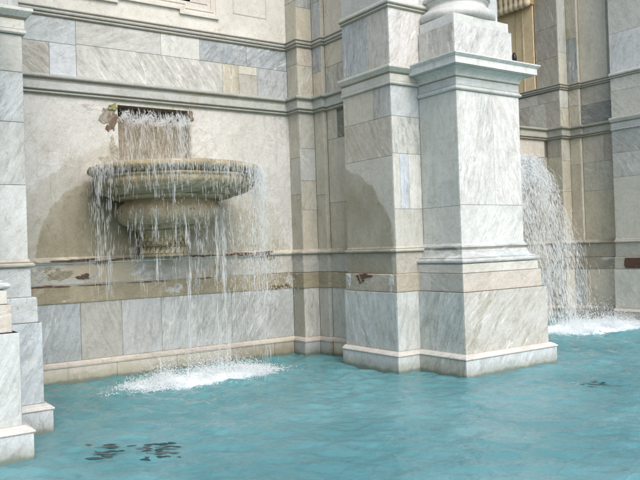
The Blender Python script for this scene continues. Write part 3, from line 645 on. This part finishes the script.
# ------------------------------------------------------------------ basin
basin = empty('fountain_basin', (4.3, 10.5, 1.76), 'round mossy stone basin on a carved corbel, brimming over', 'basin')
tb = (.34, .315, .24, .4)
cyb = 9.80
mb = MB(); l = [(1.00, 2.80), (1.08, 2.86), (1.145, 2.905), (1.165, 2.915), (1.17, 2.93)]
for k in range(9): a = -math.pi/2+math.pi*k/8; l.append((1.175+.05*math.cos(a), 2.968+.052*math.sin(a)))
l += [(1.13, 3.018), (1.08, 3.01), (1.06, 2.98), (1.0, 2.9), (.6, 2.82)]
mod = lambda k, a, z: .006*math.sin(a*31+2)+.008*math.sin(a*7)+.004*math.sin(a*57)
lathe(mb, [(r_, z_, 4.3, cyb) for r_, z_ in l], (.38, .345, .26, .3), 144, (.7, .02, .3), mod); mb.build('rim', M_OLD, basin)
mb = MB(); l = [(.62, 2.555, 10.0), (.76, 2.565, 9.97), (.83, 2.58, 9.94), (.85, 2.60, 9.92), (.84, 2.612, 9.92), (.93, 2.625, 9.89), (1.01, 2.655, 9.86), (1.065, 2.70, 9.84), (1.10, 2.755, 9.82), (1.115, 2.80, 9.81), (1.11, 2.835, 9.8), (1.135, 2.84, 9.8), (1.135, 2.87, 9.8)]
gad = lambda k, a, z: .012*math.sin(a*9)+.02*abs(math.sin(a*22))*(1 if 2.62 < z < 2.82 else 0)
lathe(mb, [(r_, z_, 4.3, c_) for r_, z_, c_ in l], (.50, .455, .36, .7), 176, (.8, .45, .4), gad); mb.build('underside', M_OLD, basin)
mb = MB(); l = [(.40, 2.14, 10.25), (.54, 2.155, 10.2), (.58, 2.17, 10.15), (.58, 2.20, 10.15), (.66, 2.22, 10.1), (.73, 2.27, 10.08), (.765, 2.33, 10.05), (.775, 2.39, 10.05), (.76, 2.45, 10.05), (.72, 2.50, 10.05), (.68, 2.53, 10.04), (.665, 2.55, 10.03), (.665, 2.58, 10.0), (.64, 2.63, 10.)]
lathe(mb, [(r_, z_, 4.3, c_) for r_, z_, c_ in l], (.50, .465, .385, .2), 120, (.6, .45, .2), lambda k, a, z: .006*math.sin(a*13)+.005*math.sin(a*29+1)); mb.build('bowl', M_OLD, basin)
mb = MB(); l = [(.30, 1.745, 10.36), (.36, 1.75, 10.36), (.365, 1.765, 10.36), (.365, 1.785, 10.36), (.345, 1.79, 10.36), (.35, 1.90, 10.36), (.37, 1.905, 10.36), (.37, 1.92, 10.36), (.35, 1.93, 10.35), (.36, 2.04, 10.33), (.39, 2.11, 10.3), (.42, 2.125, 10.28), (.42, 2.15, 10.28)]
lathe(mb, [(r_, z_, 4.3, c_) for r_, z_, c_ in l], (.48, .45, .36, .5), 72, (.8, .3, .4)); co = mb.build('corbel', M_OLD, basin)
mb = MB()
for k in range(15):      # slanting blocks of the lower band
    a = math.pi+math.pi*(k+.5)/15
    for (za, zb, rr, da) in ((1.80, 1.885, .372, .11),):
        b = len(mb.v)
        for (z_, sh) in ((za, -.05), (zb, .05)):
            for (d, r_) in ((-.075, .34), (-.06, rr), (.06, rr), (.075, .34)):
                mb.v.append((4.3+r_*math.cos(a+d+sh), 10.36+r_*math.sin(a+d+sh), z_))
        t = jit((.62, .58, .48), .12)
        for f in ((0, 1, 5, 4), (1, 2, 6, 5), (2, 3, 7, 6), (0, 1, 2, 3), (4, 5, 6, 7)): mb.face([b+i for i in f], t)
for row in range(3):     # scales above it
    for k in range(13):
        a = math.pi+math.pi*(k+.5*(row % 2)+.25)/13; z_ = 1.955+row*.055; r0 = .352+row*.012
        b = len(mb.v); w = .10
        pts = [(-w, .035, 0), (-w, .0, .02), (-w*.5, -.028, .026), (0, -.036, .028), (w*.5, -.028, .026), (w, 0, .02), (w, .035, 0)]
        for (d, dz, o_) in pts: mb.v.append((4.3+(r0+o_)*math.cos(a+d), 10.34+(r0+o_)*math.sin(a+d), z_+dz))
        mb.face([b+i for i in range(7)], jit((.56, .52, .42), .2))
mb.build('scale_carving', M_OLD, co)

# ------------------------------------------------------------------ lamp behind the pedestal
qm = NT('black_metal'); qm.b.inputs['Base Color'].default_value = (.01, .01, .011, 1); qm.b.inputs['Roughness'].default_value = .45
def at_px(px, py, axis, v):
    a = (px-320)/724.6; b = (240-py)/724.6
    d = ex*a+ey*b+fw; i = 'XYZ'.index(axis); o = Vector((0, 0, 1.8)); t = (v-o[i])/d[i]; return o+d*t
lx, ly = 13.46, 11.2
lamp = empty('lamp_post', (lx, ly, ZC1), 'thin black lamp post just showing behind the pedestal cornice', 'lamp')
mb = MB(); lathe(mb, [(.06, 4.37, lx, ly), (.06, 4.42, lx, ly), (.022, 4.44, lx, ly), (.022, 5.98, lx, ly)], (0, 0, 0, 0), 12); mb.build('post', qm.m, lamp)
mb = MB(); lathe(mb, [(.02, 5.97, lx, ly), (.05, 6.0, lx, ly), (.06, 6.07, lx, ly), (.05, 6.14, lx, ly), (.02, 6.2, lx, ly)], (0, 0, 0, 0), 14); box(mb, lx, lx+.2, ly-.015, ly+.015, 5.99, 6.02, (0, 0, 0, 0)); mb.build('lantern', qm.m, lamp)

# ------------------------------------------------------------------ water
SPL = [(4.38, 9.42, 1.15, .50), (12.75, 8.95, 1.3, .85)]       # x, y, rx, ry of the two plunges
nr = np.random.RandomState(5)
def waves(x, y):
    z = np.zeros_like(x)
    near = np.zeros_like(x)
    for (cx, cy, rx, ry) in SPL:
        d = np.sqrt(((x-cx)/rx)**2+((y-cy)/ry)**2); near += np.exp(-(d/2.6)**2)
    for i in range(90):
        lam = 10**nr.uniform(-1.15, .25); k = 2*math.pi/lam; th = nr.normal(.9, .8)+math.pi*nr.randint(2); ph = nr.uniform(0, 6.28)
        amp = .0030*lam**.95*(.5 if lam > .6 else 1.4)
        z += amp*np.sin(k*(x*math.cos(th)+y*math.sin(th))+ph+.6*np.sin(1.3*x+ph)+.5*np.sin(1.7*y+2*ph))*(1+1.2*near*(lam < .6))
    for (cx, cy, rx, ry) in SPL:
        r = np.sqrt((x-cx)**2+((y-cy)*1.15)**2)
        z += .006*np.sin(r*2*math.pi/.36+.8*np.sin(3*x)+.7*np.sin(2.3*y))*np.exp(-r/2.2)+.004*np.sin(r*2*math.pi/.17+1.5*np.sin(2*x+y))*np.exp(-r/1.6)
        d = np.sqrt(((x-cx)/rx)**2+((y-cy)/ry)**2)
        z += .03*np.exp(-d**2*1.5)
    return z
nrstate = nr.get_state()
def wz(x, y):
    nr.set_state(nrstate); return waves(np.atleast_1d(np.array(x, float)), np.atleast_1d(np.array(y, float)))
def water_grid():
    xs = np.concatenate([np.arange(-8, 0, .25), np.arange(0, 17, .026), np.arange(17, 24, .25)])
    ys = np.concatenate([np.arange(-1, 2.4, .25), np.arange(2.4, 11.1, .026), [11.3]])
    Xg, Yg = np.meshgrid(xs, ys); nr.set_state(nrstate); Z = waves(Xg, Yg)
    foam = np.zeros_like(Xg)
    for n_, (cx, cy, rx, ry) in enumerate(SPL):
        d = np.sqrt(((Xg-cx)/rx)**2+((Yg-cy)/ry)**2); foam = np.maximum(foam, np.clip(1.35-d, 0, 1))
    rough = foam*np.array([mnoise.noise(Vector((a*9, b*9, 0)))+.6*mnoise.noise(Vector((a*22, b*22, 4))) if f > 0 else 0 for a, b, f in zip(Xg.ravel(), Yg.ravel(), foam.ravel())]).reshape(Xg.shape)
    Z = Z+.035*np.clip(rough, -.6, 1)
    ny, nx = Xg.shape
    co = np.stack([Xg, Yg, Z], -1).reshape(-1, 3)
    idx = np.arange(nx*ny).reshape(ny, nx); F = np.stack([idx[:-1, :-1], idx[:-1, 1:], idx[1:, 1:], idx[1:, :-1]], -1).reshape(-1, 4)
    me = bpy.data.meshes.new('water'); me.vertices.add(len(co)); me.vertices.foreach_set('co', co.ravel())
    me.loops.add(F.size); me.loops.foreach_set('vertex_index', F.ravel()); me.polygons.add(len(F))
    me.polygons.foreach_set('loop_start', np.arange(0, F.size, 4)); me.polygons.foreach_set('loop_total', np.full(len(F), 4)); me.update(calc_edges=True)
    me.polygons.foreach_set('use_smooth', np.ones(len(F), bool))
    a = me.attributes.new('foam', 'FLOAT', 'POINT'); a.data.foreach_set('value', foam.ravel())
    return me
q = NT('pool_water'); P = q.n('ShaderNodeNewGeometry').outputs['Position']; X_, Y_, Z_ = q.xyz(P)
fo = q.n('ShaderNodeAttribute', attribute_name='foam').outputs['Fac']
nz = q.math('ADD', q.math('MULTIPLY', q.noise(P, 12., 7, .75, 1.5), 1.0), q.math('MULTIPLY', q.noise(P, 48., 4, .7), .5))
fm = q.ramp(q.math('ADD', q.math('MULTIPLY', fo, 1.15), nz), 1.12, 1.42)
body = q.mix(q.ramp(q.noise(P, .7, 4, .5, .8), .3, .7), (.072, .205, .220), (.118, .265, .280))
body = q.mix(q.ramp(q.noise(q.comb(X_, q.math('MULTIPLY', Y_, 2.), 0.), 4., 5, .6, 1.), .5, .75, 0, .5), body, (.045, .135, .158))
aer = q.ramp(q.math('ADD', fo, q.math('MULTIPLY', q.math('SUBTRACT', q.noise(P, 3., 4), .5), .8)), .05, .8, 0, .55)
body = q.mix(aer, body, (.24, .46, .49))
q.put(q.b.inputs['Base Color'], q.mix(fm, body, (.76, .83, .85)))
q.put(q.b.inputs['Roughness'], q.math('ADD', q.math('MULTIPLY', fm, .5), .05)); q.b.inputs['IOR'].default_value = 1.33
q.bump(q.math('ADD', q.noise(q.comb(X_, Y_, 0.), 22., 4, .6, 1.), q.math('MULTIPLY', q.noise(P, 6., 3, .5, 1.), 1.3)), .42, .02)
wo = bpy.data.objects.new('water', water_grid()); COL.objects.link(wo); wo.data.materials.append(q.m); tag(wo, kind='structure')

# dark broken streaks on the surface
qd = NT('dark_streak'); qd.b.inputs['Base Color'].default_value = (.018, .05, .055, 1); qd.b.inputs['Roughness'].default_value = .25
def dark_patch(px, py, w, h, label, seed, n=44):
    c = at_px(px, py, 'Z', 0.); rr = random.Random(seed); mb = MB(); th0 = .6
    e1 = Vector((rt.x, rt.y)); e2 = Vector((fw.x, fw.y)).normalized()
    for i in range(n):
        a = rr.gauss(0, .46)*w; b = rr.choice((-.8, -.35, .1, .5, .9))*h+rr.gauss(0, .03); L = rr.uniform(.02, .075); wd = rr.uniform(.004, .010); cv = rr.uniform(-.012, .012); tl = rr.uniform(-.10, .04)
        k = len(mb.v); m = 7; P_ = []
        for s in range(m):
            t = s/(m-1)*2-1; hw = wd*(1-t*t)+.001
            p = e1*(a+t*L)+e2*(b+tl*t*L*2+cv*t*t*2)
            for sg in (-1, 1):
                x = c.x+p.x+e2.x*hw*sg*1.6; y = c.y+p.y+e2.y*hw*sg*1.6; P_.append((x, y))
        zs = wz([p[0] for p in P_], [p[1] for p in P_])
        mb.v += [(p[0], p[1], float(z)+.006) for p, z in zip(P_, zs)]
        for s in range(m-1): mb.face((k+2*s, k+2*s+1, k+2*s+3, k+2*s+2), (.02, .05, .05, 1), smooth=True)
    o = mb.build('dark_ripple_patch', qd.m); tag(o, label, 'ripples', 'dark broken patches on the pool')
dark_patch(106, 452, .20, .24, 'dark broken ripple patch on the pool beside the left pedestal', 1)
dark_patch(158, 451, .22, .26, 'dark broken ripple patch below the white splash, right of its twin', 2)
dark_patch(597, 385, .30, .18, 'small dark ripple patch on the pool right of the middle pedestal', 3, 20)

# falling water: thousands of stretched drops
qw = NT('falling_water'); qw.b.inputs['Base Color'].default_value = (.90, .93, .94, 1); qw.b.inputs['Roughness'].default_value = .35; qw.b.inputs['IOR'].default_value = 1.33
tn = qw.n('ShaderNodeBsdfTransparent'); mx = qw.n('ShaderNodeMixShader'); out = qw.t.nodes['Material Output']
tl = qw.n('ShaderNodeBsdfTranslucent'); tl.inputs[0].default_value = (.9, .93, .95, 1); m2 = qw.n('ShaderNodeMixShader'); m2.inputs[0].default_value = .35
qw.t.links.new(qw.b.outputs[0], m2.inputs[1]); qw.t.links.new(tl.outputs[0], m2.inputs[2])
mx.inputs[0].default_value = .50; qw.t.links.new(m2.outputs[0], mx.inputs[1]); qw.t.links.new(tn.outputs[0], mx.inputs[2]); qw.t.links.new(mx.outputs[0], out.inputs[0])
class Drops:
    def __init__(s): s.P = []; s.D = []; s.r = []; s.l = []
    def add(s, p, d, r, l): s.P.append(p); s.D.append(d); s.r.append(r); s.l.append(l)
    def build(s, name, label, cat, parent=None):
        P = np.array(s.P); D = np.array(s.D, float); D /= np.linalg.norm(D, axis=1)[:, None]+1e-9; r = np.array(s.r)[:, None]; l = np.array(s.l)[:, None]
        A = np.cross(D, [.3, .9, .1]); A /= np.linalg.norm(A, axis=1)[:, None]+1e-9; B = np.cross(D, A)
        ring = []
        V = [P-D*l]
        for t, k in ((-.45, .75), (.35, 1.)):
            for a in range(5):
                an = a*2*math.pi/5; V.append(P+D*l*t+(A*math.cos(an)+B*math.sin(an))*r*k)
        V.append(P+D*l*.95)
        n = len(P); V = np.stack(V, 1).reshape(-1, 3); base = (np.arange(n)*12)[:, None]
        F = []
        for a in range(5):
            b = (a+1) % 5
            F += [[0, 1+b, 1+a], [1+a, 1+b, 6+b], [1+a, 6+b, 6+a], [6+a, 6+b, 11]]
        F = (np.array(F)[None]+base[:, :, None]).reshape(-1, 3)
        me = bpy.data.meshes.new(name); me.vertices.add(len(V)); me.vertices.foreach_set('co', V.ravel()); me.loops.add(F.size); me.loops.foreach_set('vertex_index', F.ravel())
        me.polygons.add(len(F)); me.polygons.foreach_set('loop_start', np.arange(0, F.size, 3)); me.polygons.foreach_set('loop_total', np.full(len(F), 3)); me.update(calc_edges=True)
        me.polygons.foreach_set('use_smooth', np.ones(len(F), bool)); me.materials.append(qw.m)
        o = bpy.data.objects.new(name, me); COL.objects.link(o); tag(o, label, cat, kind='stuff'); return o
rr = random.Random(21)
def strand(D, p0, v0, z_end, n, r0, spread, start_t=0., keep=1., jitter=.008, grow=1., fade=.45, rag=5., cut=-.12):
    """one thread of water: drops placed along its fall, breaking up as it goes"""
    g = 9.8; vz0 = v0[2]; x0, y0, z0 = p0
    # time to reach z_end
    T = (vz0+math.sqrt(max(0, vz0*vz0+2*g*(z0-z_end))))/g
    dz0 = z0-z_end
    ph1, ph2 = rr.uniform(0, 6), rr.uniform(0, 6)
    for i in range(n):
        u = (i+rr.random())/n; t = T*math.sqrt(u)*.999 if vz0 == 0 else T*u**.6
        f = (t/T)
        if rr.random() > keep*(1-fade*f) or (i > 2 and mnoise.noise(Vector((ph1*9, f*rag, ph2))) < cut): continue
        sp = spread*f
        x = x0+v0[0]*t+rr.gauss(0, 1)*(jitter+sp*.5)+.01*math.sin(ph1+7*f); y = y0+v0[1]*t+rr.gauss(0, 1)*(jitter+sp*.5)+.01*math.sin(ph2+6*f); z = z0+vz0*t-.5*g*t*t
        v = (v0[0], v0[1], vz0-g*t-.4)
        r_ = r0*rr.uniform(.5, 1.3)*(1-.25*f); L = r_*rr.uniform(4, 24)*(1+.8*f)*grow; r_ *= .70
        D.add((x, y, z), v, r_, L)
# 1 water sliding out of the opening into the basin
D = Drops()
for i in range(120):
    k = rr.random(); x = OX0+.04+(OX1-OX0-.08)*(k if rr.random() < .5 else (.12+.1*rr.gauss(0, 1) if k < .4 else .86+.08*rr.gauss(0, 1)))
    x = min(max(x, OX0+.03), OX1-.03); y = rr.uniform(10.42, 10.66)
    strand(D, (x, y, 3.98-abs(rr.gauss(0, .07))), (rr.gauss(.05, .12), -rr.uniform(0, .25), 0), 2.98, 44, .0036, .05, keep=.8, jitter=.010, grow=.9, rag=4, cut=-.02, fade=.2)
for i in range(1500):
    x = rr.uniform(OX0+.02, OX1-.02); D.add((x, rr.uniform(10.4, 10.7), 3.90-.10*abs(math.sin(x*9))+rr.gauss(0, .035)), (rr.gauss(0, .6), 0, -1), rr.uniform(.0025, .006), rr.uniform(.005, .022))
D.build('spout_water', 'white water tumbling out of the dark wall opening into the basin', 'waterfall')
# 2 water running over the rim of the basin
D = Drops()
def rim_pt(a, r_=1.225): return (4.3+r_*math.cos(a), cyb+r_*math.sin(a))
groups = [(188, 4, 13, 1.2), (199, 5, 10, 1.3), (215, 5, 5, 2.0), (233, 6, 5, 1.9), (250, 7, 6, 1.4), (268, 7, 6, 1.0), (284, 8, 8, .02), (300, 8, 9, .02), (316, 9, 12, .02), (330, 9, 13, .9), (345, 10, 11, 1.3), (358, 8, 8, 1.7), (12, 5, 3, 2.0)]
for (a0, s_, n_, ze) in groups:
    cl = [rr.gauss(R(a0), R(s_)) for _ in range(max(2, n_//4))]
    for i in range(n_):
        a = rr.choice(cl)+rr.gauss(0, .012); x, y = rim_pt(a, 1.225+rr.uniform(-.005, .01)); vo = rr.uniform(.0, .22)
        if y > 10.55: continue
        ze_ = min(max(.02, ze+rr.gauss(0, .45)), 2.5) if ze > .1 else .02
        big = rr.random() < .16
        strand(D, (x, y, 2.98), (vo*math.cos(a)*.8, vo*math.sin(a)*.8, 0), ze_, 130 if big else 76, .0036 if big else .0026, .04 if big else .16, keep=.85 if big else .62, jitter=.007 if big else .014, grow=1.1, fade=.55, rag=9., cut=-.05)
for i in range(4200):    # fine spray blown off the right of the rim
    f = rr.random(); a = R(rr.gauss(332, 24)); x, y = rim_pt(a, 1.24+rr.gauss(0, .16)*(.15+1.3*f)); z = 2.98-1.9*f**1.3
    if y < 10.5: D.add((x, y, z), (rr.gauss(0, .1), 0, -1), rr.uniform(.0014, .0030), rr.uniform(.006, .032))
for i in range(420):   # water clinging to the rim and underside
    a = rr.uniform(R(175), R(365)); x, y = rim_pt(a, 1.222)
    strand(D, (x, y, 2.99), (0, 0, 0), 2.99-rr.uniform(.06, .42), 7, .0034, .01, keep=.8, jitter=.006)
D.build('overflow_water', 'ragged curtain of drops falling all round the basin rim', 'waterfall')
# 3 water off the lower bowl
D = Drops()
for i in range(34):
    a = rr.uniform(R(185), R(355)); x, y = 4.3+.79*math.cos(a), 10.05+.79*math.sin(a)
    if y > 10.5: continue
    strand(D, (x, y, 2.42), (0, 0, 0), rr.choice((.02, 1.3, 1.7)), 70, .0032, .05, keep=.75, jitter=.006, rag=8)
for a, n_ in ((262, 2), (300, 3), (312, 3), (235, 1), (326, 2)):
    for i in range(n_):
        aa = R(a)+rr.gauss(0, .02); strand(D, (4.3+.80*math.cos(aa), 10.05+.80*math.sin(aa), 2.40), (0, 0, 0), .02, 130, .0046, .03, keep=.9, jitter=.005, grow=1.1, rag=7, cut=-.1)
D.build('drip_water', 'thin white threads dripping from the lower bowl of the basin', 'waterfall')
# 4 the big jet in the middle niche
D = Drops()
for i in range(520):
    cl = mnoise.noise(Vector((i*.37, 3, 1)))
    x = rr.uniform(12.2, 13.62); v = max(.8, rr.gauss(1.42, .26)); dense = rr.random() < .35
    strand(D, (x+rr.gauss(0, .02), 10.80, rr.uniform(3.40, 3.70)), (rr.gauss(-.15, .10), -v, rr.gauss(.1, .12)), .02, 130 if dense else 90, .0072 if dense else .0060, .10 if dense else .26, keep=.85 if dense else .5, jitter=.022, grow=.45, rag=8., cut=.03, fade=.5)
for i in range(15000):
    t = rr.random()**1.5*.36; x = rr.uniform(12.2, 13.62); v = 1.55+.35*mnoise.noise(Vector((x*3, 0, 0)))+rr.gauss(0, .12)
    if mnoise.noise(Vector((x*6, t*14, 2))) < -.16+.35*(t > .16): continue
    D.add((x-.2*t, 10.8-v*t, rr.uniform(3.40, 3.74)-4.9*t*t+rr.gauss(0, .03)), (rr.gauss(0, .5), -v, -9.8*t), rr.uniform(.004, .010), rr.uniform(.010, .034))
D.build('jet_water', 'broad white jet leaping from the wall behind the middle pedestal', 'waterfall')
# 5 splashes
def splash(n, cx, cy, rx, ry, h, name, label, seed):
    r2 = random.Random(seed); D = Drops()
    cs = [(cx+r2.uniform(-.85, .85)*rx, cy+r2.uniform(-.7, .7)*ry, r2.uniform(.08, .3)) for _ in range(26)]
    for i in range(n):
        c = r2.choice(cs); x = r2.gauss(c[0], c[2]*rx*.75); y = r2.gauss(c[1], c[2]*ry*1.1)
        d = math.sqrt(((x-cx)/rx)**2+((y-cy)/ry)**2); z = abs(r2.gauss(0, 1))**1.5*h*max(.08, 1-d*.8)*.55+.01
        D.add((x, y, z+.01), (r2.gauss(0, .6), r2.gauss(0, .6), r2.uniform(-.2, 1)), r2.uniform(.0022, .0065)*(1.1 if z < .06 else .65), r2.uniform(.005, .024))
    D.build(name, label, 'splash')
splash(16000, 4.38, 9.42, 1.15, .50, .24, 'splash_spray', 'white spray where the basin overflow hits the pool', 4)
splash(18000, 12.75, 8.98, 1.25, .75, .30, 'splash_spray', 'white churning spray under the jet, right of the middle pedestal', 9)
